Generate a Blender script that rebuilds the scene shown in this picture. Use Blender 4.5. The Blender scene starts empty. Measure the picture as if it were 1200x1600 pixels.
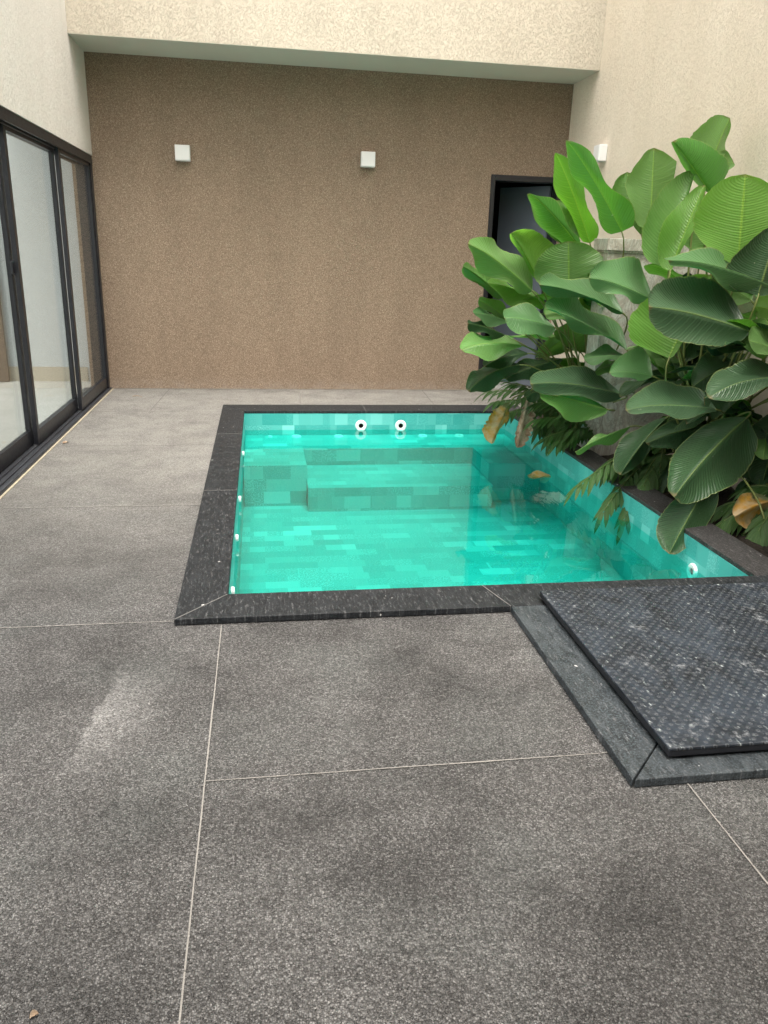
import bpy, bmesh, math, random
from mathutils import Vector, Matrix
R_ = math.radians
C = bpy.context.scene.collection
scene = bpy.context.scene
random.seed(7)

# ------------------------------------------------------------------ camera
CAM = Vector((0, 0, 1.4)); FPX = 1218.566
RX = Vector((0.9881914, -0.1503158, 0.0297132))
UP = Vector((0.0197484, 0.3172478, 0.9481370))
FW = Vector((0.1519464, 0.9363541, -0.3164700))
cd = bpy.data.cameras.new('camera'); cam = bpy.data.objects.new('camera', cd); C.objects.link(cam)
cam.matrix_world = Matrix(((RX.x, UP.x, -FW.x, CAM.x), (RX.y, UP.y, -FW.y, CAM.y), (RX.z, UP.z, -FW.z, CAM.z), (0, 0, 0, 1)))
cd.sensor_fit = 'VERTICAL'; cd.sensor_height = 24; cd.sensor_width = 18; cd.lens = FPX / 1600 * 24
cd.clip_start = 0.05; cd.clip_end = 1000
scene.camera = cam

def at(px, py, y):                       # point on the sight line of a photo pixel at depth y
    d = RX * ((px - 600) / FPX) - UP * ((py - 800) / FPX) + FW
    return CAM + d * (y / d.y)

# ------------------------------------------------------------------ world, sun, exposure
SUN_EL, SUN_AZ = R_(72), R_(172)         # azimuth measured clockwise from +Y
world = bpy.data.worlds.new('World'); scene.world = world; world.use_nodes = True
wn = world.node_tree; wn.nodes.clear()
wo = wn.nodes.new('ShaderNodeOutputWorld'); bg = wn.nodes.new('ShaderNodeBackground')
sky = wn.nodes.new('ShaderNodeTexSky'); sky.sky_type = 'NISHITA'; sky.sun_disc = False
sky.sun_elevation = SUN_EL; sky.sun_rotation = SUN_AZ; sky.dust_density = 4.0; sky.air_density = 1.0
hs = wn.nodes.new('ShaderNodeHueSaturation'); hs.inputs['Saturation'].default_value = 0.22
wn.links.new(sky.outputs[0], hs.inputs['Color']); wn.links.new(hs.outputs[0], bg.inputs[0]); wn.links.new(bg.outputs[0], wo.inputs[0])
bg.inputs[1].default_value = 0.15
wm = wn.nodes.new('ShaderNodeMix'); wm.data_type = 'RGBA'; wm.blend_type = 'MULTIPLY'; wm.inputs[0].default_value = 1; wm.inputs[7].default_value = (1.06, 1.0, .93, 1)
wn.links.new(hs.outputs[0], wm.inputs[6]); wn.links.new(wm.outputs[2], bg.inputs[0])   # thin white overcast
sl = bpy.data.lights.new('sun', 'SUN'); sl.energy = 0.5; sl.angle = R_(40); sl.color = (1.0, 0.95, 0.88)
sun = bpy.data.objects.new('sun', sl); C.objects.link(sun)
sdir = Vector((math.sin(SUN_AZ) * math.cos(SUN_EL), math.cos(SUN_AZ) * math.cos(SUN_EL), math.sin(SUN_EL)))
sun.rotation_euler = sdir.to_track_quat('Z', 'Y').to_euler(); sun.location = (0, 0, 20)
scene.view_settings.view_transform = 'Standard'; scene.view_settings.look = 'None'
scene.view_settings.exposure = 2.08; scene.view_settings.gamma = 1.0
try:
    scene.cycles.max_bounces = 10; scene.cycles.transparent_max_bounces = 12; scene.cycles.use_denoising = True
    scene.cycles.sample_clamp_indirect = 6
except Exception: pass

# ------------------------------------------------------------------ node helpers
class NT:
    def __init__(s, name):
        s.m = bpy.data.materials.new(name); s.m.use_nodes = True; s.t = s.m.node_tree; s.t.nodes.clear()
        s.out = s.n('OutputMaterial'); s._c = None
    def n(s, typ, **kw):
        nd = s.t.nodes.new('ShaderNode' + typ)
        for k, v in kw.items(): setattr(nd, k, v)
        return nd
    def set(s, sock, v):
        if isinstance(v, bpy.types.NodeSocket): s.t.links.new(v, sock)
        elif isinstance(v, tuple) and len(v) == 3 and sock.type == 'RGBA': sock.default_value = (*v, 1)
        else: sock.default_value = v
    def co(s):
        if not s._c: s._c = s.n('TexCoord').outputs['Object']
        return s._c
    def uv(s): return s.n('UVMap').outputs[0]
    def map(s, vec, scale=(1, 1, 1), rot=(0, 0, 0), loc=(0, 0, 0)):
        nd = s.n('Mapping'); s.set(nd.inputs[0], vec); nd.inputs['Scale'].default_value = scale; nd.inputs['Rotation'].default_value = rot; nd.inputs['Location'].default_value = loc
        return nd.outputs[0]
    def noise(s, vec, scale, detail=2, rough=.5, dist=0, col=False):
        nd = s.n('TexNoise'); s.set(nd.inputs['Vector'], vec); nd.inputs['Scale'].default_value = scale; nd.inputs['Detail'].default_value = detail
        nd.inputs['Roughness'].default_value = rough; nd.inputs['Distortion'].default_value = dist
        return nd.outputs[1 if col else 0]
    def vor(s, vec, scale, out='Distance', feature='F1', rand=1):
        nd = s.n('TexVoronoi', feature=feature); s.set(nd.inputs['Vector'], vec); nd.inputs['Scale'].default_value = scale; nd.inputs['Randomness'].default_value = rand
        return nd.outputs[out]
    def math(s, op, a, b=0, c=0, clamp=False):
        nd = s.n('Math', operation=op, use_clamp=clamp); s.set(nd.inputs[0], a); s.set(nd.inputs[1], b); s.set(nd.inputs[2], c); return nd.outputs[0]
    def ramp(s, f, *stops):
        nd = s.n('ValToRGB'); s.set(nd.inputs[0], f); e = nd.color_ramp.elements
        for i, (p, c) in enumerate(stops):
            el = e[i] if i < 2 else e.new(p)
            el.position = p; el.color = (*c, 1) if isinstance(c, tuple) else (c, c, c, 1)
        return nd.outputs[0]
    def mix(s, f, a, b, mode='MIX'):
        nd = s.n('Mix', data_type='RGBA', blend_type=mode); s.set(nd.inputs[0], f); s.set(nd.inputs[6], a); s.set(nd.inputs[7], b); return nd.outputs[2]
    def sep(s, v):
        nd = s.n('SeparateXYZ'); s.set(nd.inputs[0], v); return nd.outputs
    def bump(s, h, strength=.5, dist=.01, normal=None):
        nd = s.n('Bump'); s.set(nd.inputs['Height'], h); nd.inputs['Strength'].default_value = strength; nd.inputs['Distance'].default_value = dist
        if normal: s.set(nd.inputs['Normal'], normal)
        return nd.outputs[0]
    def bsdf(s, col, rough=.6, spec=.5, normal=None, metal=0.0, **kw):
        nd = s.n('BsdfPrincipled'); s.set(nd.inputs['Base Color'], col); s.set(nd.inputs['Roughness'], rough); nd.inputs['Specular IOR Level'].default_value = spec
        nd.inputs['Metallic'].default_value = metal
        if normal: s.set(nd.inputs['Normal'], normal)
        for k, v in kw.items(): s.set(nd.inputs[k], v)
        return nd.outputs[0]
    def mixsh(s, f, a, b):
        nd = s.n('MixShader'); s.set(nd.inputs[0], f); s.set(nd.inputs[1], a); s.set(nd.inputs[2], b); return nd.outputs[0]
    def done(s, sh):
        s.t.links.new(sh, s.out.inputs[0]); return s.m

def plain(name, col, rough=.5, spec=.5, metal=0.0, var=.15, vs=30):
    N = NT(name); f = N.noise(N.co(), vs, 4)
    c = N.mix(f, tuple(x * (1 - var) for x in col), tuple(min(1, x * (1 + var)) for x in col))
    return N.done(N.bsdf(c, N.math('MULTIPLY_ADD', f, .2, rough - .1), spec, None, metal))

# ------------------------------------------------------------------ materials
def mat_floor():
    N = NT('washed_aggregate'); co = N.co()
    cells = N.vor(N.map(co, (1, 1, .3)), 215, 'Color'); d = N.vor(N.map(co, (1, 1, .3)), 215, 'Distance')
    cv = N.sep(cells)[0]
    peb = N.ramp(cv, (0, (.036, .037, .038)), (.4, (.13, .131, .131)), (.75, (.255, .256, .255)), (1, (.47, .47, .465)))
    gap = N.ramp(d, (.3, 1.0), (.75, .35))
    col = N.mix(1, peb, gap, 'MULTIPLY')
    fine = N.noise(co, 420, 3)
    col = N.mix(N.ramp(fine, (.42, 0.0), (.7, .55)), col, (.36, .35, .335))
    big = N.noise(co, 1.3, 5, .6); big2 = N.noise(N.map(co, (1, 1, 1), loc=(7, 3, 0)), 3.2, 5, .65, .6)
    tone = N.ramp(big, (.32, .55), (.5, .88), (.68, 1.2)); col = N.mix(1, col, tone, 'MULTIPLY')
    dark = N.ramp(big2, (.30, .62), (.55, 1.0)); col = N.mix(.8, col, dark, 'MULTIPLY')
    gw = N.ramp(N.noise(N.map(co, loc=(3, 9, 0)), 2.4, 4), (.5, 0.0), (.75, .35))
    col = N.mix(gw, col, N.mix(cv, (.10, .115, .11), (.3, .32, .31)))            # greenish worn haze
    xyz = N.sep(co)
    # brighter light towards the far end of the yard painted in, warmer and paler
    far = N.math('MULTIPLY', N.math('SMOOTH_MIN', N.math('DIVIDE', N.math('SUBTRACT', xyz[1], 2.9), 2.6, clamp=True), 1, .1), .62, clamp=True)
    far = N.math('MULTIPLY', far, N.ramp(N.noise(N.map(co, loc=(1, 2, 0)), 4, 6, .7), (.25, .45), (.6, 1.0)))
    col = N.mix(far, col, N.mix(cv, (.38, .365, .33), (.70, .68, .63)))
    # chalky lime smear: sharp left edge, fading right
    ex = N.math('ADD', xyz[0], N.math('MULTIPLY', N.math('SUBTRACT', xyz[1], 2.3), -.12))
    wob = N.math('MULTIPLY', N.math('SUBTRACT', N.noise(co, 9, 5, .7), .5), .09)
    ex = N.math('ADD', ex, wob)
    m1 = N.math('MULTIPLY', N.math('SMOOTHSTEP' if False else 'SUBTRACT', ex, -.535), 55, clamp=True)
    m2 = N.math('SUBTRACT', 1, N.math('MULTIPLY', N.math('SUBTRACT', ex, -.52), 4.2, clamp=True))
    m3 = N.math('SUBTRACT', 1, N.math('MULTIPLY', N.math('ABSOLUTE', N.math('SUBTRACT', xyz[1], 2.22)), 2.9), clamp=True)
    sm = N.math('MULTIPLY', N.math('MULTIPLY', m1, m2), m3)
    sm = N.math('MULTIPLY', sm, N.ramp(N.noise(co, 60, 5, .7), (.3, .45), (.6, 1.2)))
    col = N.mix(N.math('MULTIPLY', N.math('MULTIPLY', sm, .5), N.math('MULTIPLY_ADD', cv, 1.1, .35), clamp=True), col, (.55, .55, .54))
    # scattered lime spots
    sp = N.ramp(N.noise(N.map(co, loc=(4, 4, 0)), 17, 4, .6), (.71, 0.0), (.78, .75))
    col = N.mix(N.math('MULTIPLY', sp, N.ramp(fine, (.4, .2), (.6, 1.0))), col, (.62, .61, .59))
    h = N.math('ADD', N.math('MULTIPLY', N.ramp(d, (0, 1.0), (.8, 0.0)), 1.0), N.math('MULTIPLY', cv, .6))
    nb = N.bump(h, 1.0, .009)
    return N.done(N.bsdf(col, .75, .3, nb))

def mat_grout():
    N = NT('grout'); co = N.co()
    f = N.noise(co, 25, 5, .7)
    c = N.mix(f, (.15, .145, .135), (.32, .31, .29))
    tr = N.n('BsdfTransparent').outputs[0]
    return N.done(N.mixsh(N.ramp(N.noise(co, 90, 4), (.22, 0.0), (.40, 1.0)), tr, N.bsdf(c, .9, .2)))

def mat_beige(name, c0, c1, bm_=.5):
    N = NT(name); co = N.co()
    def strokes(loc, sc, band, g):
        w = N.noise(N.map(co, loc=loc), sc, 1, .5, 1.1)
        r = N.ramp(N.math('ABSOLUTE', N.math('SUBTRACT', w, .5)), (0, 1.0), (band, 0.0))
        return N.math('MULTIPLY', r, N.ramp(N.noise(N.map(co, loc=(loc[0] + 5, 5, 5)), sc * .8, 2), (g, 0.0), (g + .1, 1.0)))
    gr = N.math('MAXIMUM', strokes((0, 0, 0), 66, .055, .48), strokes((3, 1, 2), 92, .06, .46))
    groove2 = N.math('SUBTRACT', 1, gr)
    fine = N.noise(co, 110, 4, .65)
    h = N.math('ADD', N.math('MULTIPLY', groove2, .8), N.math('MULTIPLY', fine, .8))
    big = N.noise(N.map(co, (1, 1, .35)), 1.6, 5, .6)
    col = N.mix(N.ramp(big, (.3, 0.0), (.7, 1.0)), c0, c1)
    col = N.mix(N.math('MULTIPLY', gr, .26 if bm_ > .7 else .16), N.mix(N.ramp(fine, (.35, .25), (.5, 0.0)), col, tuple(x * .6 for x in c0)), tuple(x * .5 for x in c0))
    streak = N.ramp(N.noise(N.map(co, (9, 9, .35)), 1.0, 5, .65), (.52, 0.0), (.75, .22))
    col = N.mix(streak, col, tuple(x * .72 for x in c0))
    return N.done(N.bsdf(col, .9, .15, N.bump(h, bm_, .008)))

def mat_brown():
    N = NT('brown_textured_plaster'); co = N.co()
    g = N.noise(N.map(co, (1, 1, .8)), 185, 3, .65, .3); g2 = N.noise(co, 75, 3, .6, .8)
    col = N.ramp(g, (.30, (.13, .094, .067)), (.48, (.235, .176, .127)), (.62, (.345, .268, .198)), (.76, (.62, .51, .39)))
    big = N.noise(N.map(co, (2.6, 1, .6)), 1.3, 5, .6)
    col = N.mix(1, col, N.ramp(big, (.3, .92), (.7, 1.06)), 'MULTIPLY')
    z = N.sep(co)[2]
    dust = N.math('MULTIPLY', N.math('SUBTRACT', .12, z), 5, clamp=True)
    col = N.mix(N.math('MULTIPLY', dust, N.ramp(N.noise(co, 12, 5, .7), (.35, 0.0), (.7, .8))), col, (.36, .33, .29))
    h = N.math('ADD', g, N.math('MULTIPLY', g2, .8))
    return N.done(N.bsdf(col, .9, .15, N.bump(h, .7, .006)))

def mat_granite(name, base, sheen=.42, dust=.5, blue=0):
    N = NT(name); co = N.co()
    f = N.noise(co, 160, 4, .7); f2 = N.noise(N.map(co, (2.2, .7, 1), (0, 0, .5)), 14, 6, .7, 1.0)
    c = N.ramp(f, (.36, tuple(x * .4 for x in base)), (.52, base), (.66, tuple(min(1, x * 3.2) for x in base)))
    c = N.mix(N.ramp(f2, (.42, 0.0), (.75, dust)), c, tuple(min(1, x * 2.6 + .03) for x in base))
    scr = N.math('MULTIPLY', N.ramp(N.noise(N.map(co, (26, 5, 1), (0, 0, .9)), 4, 4, .7), (.54, 0.0), (.72, .6)), N.ramp(f, (.4, .2), (.6, 1.0)))
    c = N.mix(scr, c, (.24, .245, .25))
    sp = N.ramp(N.noise(co, 24, 4, .65), (.70, 0.0), (.73, .8))
    c = N.mix(sp, c, (.6, .6, .59))
    return N.done(N.bsdf(c, N.math('MULTIPLY_ADD', f2, .35, sheen - .1), .28, N.bump(f, .25, .002)))

def mat_lid():
    N = NT('studded_black_rubber'); co = N.co(); x = N.sep(co)
    S = 1 / .027
    u = N.math('MULTIPLY', N.math('ADD', x[0], x[1]), S * .7071); v = N.math('MULTIPLY', N.math('SUBTRACT', x[0], x[1]), S * .7071)
    cu = N.math('SUBTRACT', N.math('FRACT', u), .5); cv = N.math('SUBTRACT', N.math('FRACT', v), .5)
    d = N.math('SQRT', N.math('ADD', N.math('MULTIPLY', cu, cu), N.math('MULTIPLY', cv, cv)))
    stud = N.ramp(d, (.16, 1.0), (.30, 0.0)); pit = N.ramp(d, (.05, 0.0), (.12, 1.0))
    f = N.noise(co, 60, 5, .7); d1 = N.noise(N.map(co, (1.4, .8, 1), (0, 0, .7)), 5, 6, .7, .8)
    c = N.mix(N.ramp(d1, (.35, 0.0), (.72, .75)), (.0045, .0065, .010), (.036, .050, .070))
    c = N.mix(N.math('MULTIPLY', N.ramp(f, (.5, 0.0), (.75, .28)), 1.0), c, (.13, .145, .165))
    c = N.mix(N.math('MULTIPLY', stud, .22), c, (.22, .24, .26)); c = N.mix(1, c, N.ramp(pit, (0, .3), (1, 1.0)), 'MULTIPLY')
    scr = N.ramp(N.noise(N.map(co, (26, 4, 1), (0, 0, .9)), 3.5, 4, .65), (.62, 0.0), (.74, .22)); c = N.mix(scr, c, (.2, .22, .24))
    sp = N.ramp(N.noise(N.map(co, (1.5, .7, 1), (0, 0, .8)), 46, 5, .7), (.62, 0.0), (.72, .7)); c = N.mix(N.math('MULTIPLY', sp, N.ramp(f, (.4, .3), (.55, 1.0))), c, (.6, .68, .67))
    smg = N.math('MULTIPLY', N.ramp(N.noise(N.map(co, (1.3, .8, 1), (0, 0, .6), (2, 5, 0)), 7, 6, .72, .6), (.585, 0.0), (.70, .8)), N.ramp(f, (.44, .05), (.6, 1.0))); c = N.mix(smg, c, (.36, .38, .40))
    h = N.math('ADD', N.math('MULTIPLY', N.math('MULTIPLY', stud, pit), 1.0), N.math('MULTIPLY', f, .3))
    return N.done(N.bsdf(c, N.math('MULTIPLY_ADD', f, .3, .4), .4, N.bump(h, .55, .0025)))

def mat_tile():
    N = NT('turquoise_pool_tile'); uv = N.uv()
    def bricks(vec, w, h, off, c1, c2):
        b = N.n('TexBrick'); N.set(b.inputs['Vector'], vec); b.offset = off; b.squash = 1.0; b.offset_frequency = 2
        b.inputs['Scale'].default_value = 1; b.inputs['Brick Width'].default_value = w; b.inputs['Row Height'].default_value = h
        b.inputs['Mortar Size'].default_value = .0008; b.inputs['Mortar Smooth'].default_value = .3
        N.set(b.inputs['Color1'], c1); N.set(b.inputs['Color2'], c2); N.set(b.inputs['Mortar'], (.5, .5, .5)); return b
    a = bricks(uv, .205, .1, .37, (0, 0, 0), (1, 1, 1)); b = bricks(N.map(uv, loc=(.1, 0, 0)), .31, .1, .61, (0, 0, 0), (1, 1, 1))
    v = N.math('MULTIPLY_ADD', N.sep(a.outputs[0])[0], .62, N.math('MULTIPLY', N.sep(b.outputs[0])[0], .38))
    col = N.ramp(v, (0, (.05, .335, .315)), (.35, (.073, .39, .37)), (.65, (.11, .46, .44)), (1, (.21, .59, .575)))
    spk = N.noise(uv, 95, 2, .6)
    spm = N.math('MULTIPLY', N.ramp(N.math('FRACT', N.math('MULTIPLY', v, 7.3)), (.45, 0.0), (.55, 1.0)), N.ramp(spk, (.42, 0.0), (.54, .8)))
    col = N.mix(spm, col, (.03, .31, .295))
    return N.done(N.bsdf(col, .35, .4))

def mat_water():
    N = NT('pool_water'); co = N.co()
    nb = N.bump(N.noise(N.map(co, (1, 2, 1)), 3.0, 3), .03, .03)
    fr = N.n('Fresnel'); fr.inputs[0].default_value = 1.33; N.set(fr.inputs['Normal'], nb)
    tr = N.n('BsdfTransparent'); N.set(tr.inputs[0], (.30, .97, .90))
    gl = N.n('BsdfGlossy'); gl.inputs['Roughness'].default_value = .02; N.set(gl.inputs['Normal'], nb)
    return N.done(N.mixsh(N.math('MULTIPLY', fr.outputs[0], .28), tr.outputs[0], gl.outputs[0]))

def mat_glass(tint=(.95, .985, .98), mult=.4):
    N = NT('clear_glass'); fr = N.n('Fresnel'); fr.inputs[0].default_value = 1.5
    tr = N.n('BsdfTransparent'); N.set(tr.inputs[0], tint)
    gl = N.n('BsdfGlossy'); gl.inputs['Roughness'].default_value = .01
    return N.done(N.mixsh(N.math('MULTIPLY', fr.outputs[0], mult, clamp=True), tr.outputs[0], gl.outputs[0]))

def mat_marble():
    N = NT('grey_green_marble'); co = N.co()
    w = N.noise(N.map(co, (1.5, 1.5, .7), (.2, .5, .4)), 3.5, 7, .65, 2.2)
    c = N.ramp(w, (.28, (.30, .31, .27)), (.42, (.52, .53, .48)), (.5, (.40, .36, .31)), (.58, (.60, .60, .55)), (.75, (.42, .45, .41)))
    vn = N.ramp(N.math('ABSOLUTE', N.math('SUBTRACT', N.noise(N.map(co, (2, 2, 1), (.4, .2, .7)), 4, 6, .7, 1.5), .5)), (0, .7), (.03, 0.0))
    c = N.mix(vn, c, (.2, .2, .17))
    return N.done(N.bsdf(c, .32, .5))

def mat_soil():
    N = NT('dark_soil'); co = N.co(); f = N.noise(co, 60, 6, .7)
    c = N.ramp(f, (.3, (.008, .007, .006)), (.6, (.035, .028, .022)), (.8, (.09, .07, .05)))
    return N.done(N.bsdf(c, .95, .2, N.bump(f, 1.0, .02)))

def mat_leaf(name, top, under, trans=.3, rough=.4, sheen=.5, blot=None):
    N = NT(name); uv = N.uv(); s = N.sep(uv); u, v = s[0], s[1]
    vv = N.math('MULTIPLY', N.math('ABSOLUTE', N.math('SUBTRACT', v, .5)), 2)
    ph = N.math('SUBTRACT', u, N.math('MULTIPLY', N.math('POWER', vv, 1.25), .17))
    wv = N.math('SINE', N.math('MULTIPLY', ph, 2 * math.pi * 34)); wv2 = N.math('SINE', N.math('MULTIPLY', ph, 2 * math.pi * 17))
    rnd = N.n('ObjectInfo').outputs['Random']; co = N.co()
    mott = N.noise(co, 9, 4, .6)
    f = N.math('MULTIPLY_ADD', rnd, .6, N.math('MULTIPLY', mott, .45))
    tcol = N.mix(f, tuple(x * .72 for x in top), tuple(x * 1.3 for x in top))
    tcol = N.mix(N.math('MULTIPLY', N.math('ADD', wv, 1), .08), tcol, tuple(x * .5 for x in top))
    ucol = N.mix(f, tuple(x * .85 for x in under), tuple(x * 1.12 for x in under))
    back = N.n('NewGeometry').outputs['Backfacing']
    col = N.mix(back, tcol, ucol)
    rib = N.ramp(vv, (.012, 1.0), (.04, 0.0))
    col = N.mix(N.math('MULTIPLY', rib, .7), col, (top[0] * 2 + .12, top[1] * 1.2 + .16, top[2] * 1.2 + .03))
    edge = N.ramp(vv, (.965, 0.0), (.99, .55)); col = N.mix(edge, col, (.30, .34, .12))
    tip = N.math('MULTIPLY', N.ramp(u, (.955, 0.0), (.99, .8)), N.ramp(N.noise(co, 30, 3), (.35, 0.0), (.55, 1.0))); col = N.mix(tip, col, (.22, .15, .07))
    sp = N.ramp(N.noise(co, 48, 3, .6), (.735, 0.0), (.76, .55)); col = N.mix(sp, col, (.5, .52, .42))
    if blot:
        bl = N.ramp(N.math('ADD', N.math('MULTIPLY', u, .4), N.math('MULTIPLY', N.noise(N.map(co, loc=(2, 2, 2)), 14, 4, .6), .8)), (.42, 0.0), (.56, 1.0))
        col = N.mix(bl, col, N.ramp(N.noise(co, 22, 3), (.35, blot[0]), (.62, blot[1])))
    h = N.math('ADD', N.math('MULTIPLY', wv, .6), N.math('MULTIPLY', wv2, .4))
    h = N.math('ADD', h, N.math('MULTIPLY', rib, -2.5)); nb = N.bump(h, .36, .004)
    p = N.bsdf(col, N.math('MULTIPLY_ADD', mott, .2, rough - .08), sheen, nb)
    tl = N.n('BsdfTranslucent'); N.set(tl.inputs[0], N.mix(.5, col, (top[0] * 2.6, top[1] * 2.3, top[2] * .8))); N.set(tl.inputs['Normal'], nb)
    return N.done(N.mixsh(trans, p, tl.outputs[0]))

def mat_dead():
    N = NT('dead_leaf_tissue'); co = N.co()
    c = N.ramp(N.noise(co, 18, 5, .6), (.3, (.20, .13, .08)), (.5, (.36, .27, .19)), (.7, (.48, .40, .32)))
    return N.done(N.bsdf(c, .85, .2, N.bump(N.noise(N.uv(), 30, 3), .5, .004)))

M = dict(
    floor=mat_floor(), grout=mat_grout(),
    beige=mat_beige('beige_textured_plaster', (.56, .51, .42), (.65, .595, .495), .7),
    beige_brightened=mat_beige('brightened_textured_plaster', (.74, .66, .535), (.83, .75, .63), .62),  # beam plaster in a lighter colour, making up for weaker light on this wall
    beige_pale=mat_beige('pale_textured_plaster', (.78, .745, .69), (.85, .82, .77), .62),  # whiter plaster, lightened further to make up for weaker light on the side
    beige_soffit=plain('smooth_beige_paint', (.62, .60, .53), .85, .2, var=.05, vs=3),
    brown=mat_brown(),
    granite=mat_granite('black_granite', (.0085, .0105, .0125), .5, .38),
    granite_blue=mat_granite('dusty_slate', (.024, .030, .034), .42, .62),
    ledge=mat_granite('charcoal_ledge_stone', (.026, .025, .025), .55, .3),
    lid=mat_lid(), tile=mat_tile(), water=mat_water(), glass=mat_glass(),
    black=plain('black_powder_coat', (.012, .013, .017), .38, .5, var=.3, vs=40),
    track=plain('worn_aluminium_track', (.05, .055, .065), .45, .5, .3, .6, 25),
    white=plain('white_plastic', (.78, .79, .79), .45, .4, var=.04, vs=6),
    whitewall=plain('interior_white_paint', (.50, .53, .535), .8, .2, var=.04, vs=2),
    skirting=plain('beige_skirting', (.44, .40, .32), .5, .4, var=.06, vs=8),
    tilefloor=plain('polished_porcelain', (.52, .52, .49), .2, .5, var=.05, vs=3),
    marble=mat_marble(), soil=mat_soil(),
    joint=plain('grey_joint', (.17, .17, .165), .9, .2, var=.3, vs=40),
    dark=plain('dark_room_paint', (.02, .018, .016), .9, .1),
    doorblue=plain('blue_grey_lacquer', (.14, .165, .20), .35, .5, var=.1, vs=4),
    brownwood=plain('brown_wood', (.09, .065, .045), .5, .4, var=.3, vs=12),
    hole=plain('dark_hole', (.005, .005, .005), .9, .1),
    lens=plain('frosted_lens', (.45, .47, .46), .3, .5, var=.05),
    concrete=plain('concrete', (.3, .29, .27), .9, .2, var=.2, vs=6),
    mature=mat_leaf('mature_leaf', (.062, .215, .034), (.135, .265, .08), .34, .33, .5),
    young=mat_leaf('young_leaf', (.088, .27, .032), (.15, .31, .065), .45, .36, .45),
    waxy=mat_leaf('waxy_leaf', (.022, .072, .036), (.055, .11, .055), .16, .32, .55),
    old_shaded=mat_leaf('old_shaded_leaf', (.012, .046, .021), (.035, .08, .034), .14, .36, .28),  # older leaf green, darkened for the deep shade low in the clumps
    teal=mat_leaf('blue_green_leaf', (.026, .150, .062), (.10, .21, .085), .28, .34, .45),
    yellow=mat_leaf('yellowing_leaf', (.06, .10, .03), (.12, .15, .06), .3, .5, .4, ((.52, .27, .03), (.50, .38, .22))),
    dead=mat_dead(),
    stem=plain('plant_stem', (.16, .19, .055), .5, .4, var=.4, vs=20),
    frond=mat_leaf('palm_leaflet', (.045, .115, .026), (.06, .12, .04), .25, .4),
)

# ------------------------------------------------------------------ mesh helpers
def finish(name, bm, mat, parent=None, smooth=False, bevel=0):
    bmesh.ops.recalc_face_normals(bm, faces=bm.faces) if not smooth else None
    me = bpy.data.meshes.new(name); bm.to_mesh(me); bm.free()
    if smooth:
        for p in me.polygons: p.use_smooth = True
    me.materials.append(mat)
    o = bpy.data.objects.new(name, me); C.objects.link(o)
    if parent:
        o.parent = parent
        o.matrix_parent_inverse = Matrix.Translation(-parent.location) if parent.parent is None else Matrix()
    if bevel:
        md = o.modifiers.new('bevel', 'BEVEL'); md.width = bevel; md.segments = 2; md.limit_method = 'ANGLE'
    return o
def box(bm, x0, x1, y0, y1, z0, z1):
    v = [bm.verts.new((x, y, z)) for x in (x0, x1) for y in (y0, y1) for z in (z0, z1)]
    for f in ((0, 1, 3, 2), (4, 6, 7, 5), (0, 4, 5, 1), (2, 3, 7, 6), (0, 2, 6, 4), (1, 5, 7, 3)): bm.faces.new([v[i] for i in f])
def prism(bm, pts, z0, z1):
    a = [bm.verts.new((x, y, z0)) for x, y in pts]; b = [bm.verts.new((x, y, z1)) for x, y in pts]; n = len(pts)
    bm.faces.new(a[::-1]); bm.faces.new(b)
    for i in range(n): bm.faces.new((a[i], a[(i + 1) % n], b[(i + 1) % n], b[i]))
def bx(name, mat, parent, *b, bevel=0):
    bm = bmesh.new()
    for q in (b if isinstance(b[0], (tuple, list)) else (b,)): box(bm, *q)
    return finish(name, bm, mat, parent, bevel=bevel)
def pz(name, mat, parent, pts, z0, z1, bevel=0):
    bm = bmesh.new(); prism(bm, pts, z0, z1); return finish(name, bm, mat, parent, bevel=bevel)
def empty(name, loc, label, cat, group=None):
    o = bpy.data.objects.new(name, None); C.objects.link(o); o.location = loc; o.empty_display_size = .1
    return tag(o, label, cat, group)
def tag(o, label, cat, group=None):
    o['label'] = label; o['category'] = cat
    if group: o['group'] = group
    return o
def struct(o, kind='structure'):
    o['kind'] = kind; return o
def tube(bm, pts, r0, r1, seg=6):
    rings = []
    for i, p in enumerate(pts):
        t = (pts[min(i + 1, len(pts) - 1)] - pts[max(i - 1, 0)]).normalized()
        a = t.cross(Vector((.31, .2, .93)) if abs(t.z) < .9 else Vector((1, .1, 0))).normalized(); b = t.cross(a)
        r = r0 + (r1 - r0) * i / (len(pts) - 1)
        rings.append([bm.verts.new(p + a * r * math.cos(k * 2 * math.pi / seg) + b * r * math.sin(k * 2 * math.pi / seg)) for k in range(seg)])
    for A, B in zip(rings, rings[1:]):
        for k in range(seg): bm.faces.new((A[k], A[(k + 1) % seg], B[(k + 1) % seg], B[k]))
    bm.faces.new(rings[0][::-1]); bm.faces.new(rings[-1])
def bez(p0, p1, p2, p3, n):
    return [p0 * (1 - t) ** 3 + p1 * 3 * t * (1 - t) ** 2 + p2 * 3 * t * t * (1 - t) + p3 * t ** 3 for t in [i / n for i in range(n + 1)]]
def lathe(bm, prof, M4, seg=24):            # profile of (radius, height) about local Z
    rings = [[bm.verts.new(M4 @ Vector((r * math.cos(k * 2 * math.pi / seg), r * math.sin(k * 2 * math.pi / seg), h))) for k in range(seg)] for r, h in prof]
    for A, B in zip(rings, rings[1:]):
        for k in range(seg): bm.faces.new((A[k], A[(k + 1) % seg], B[(k + 1) % seg], B[k]))
    bm.faces.new(rings[0][::-1]); bm.faces.new(rings[-1])

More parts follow.
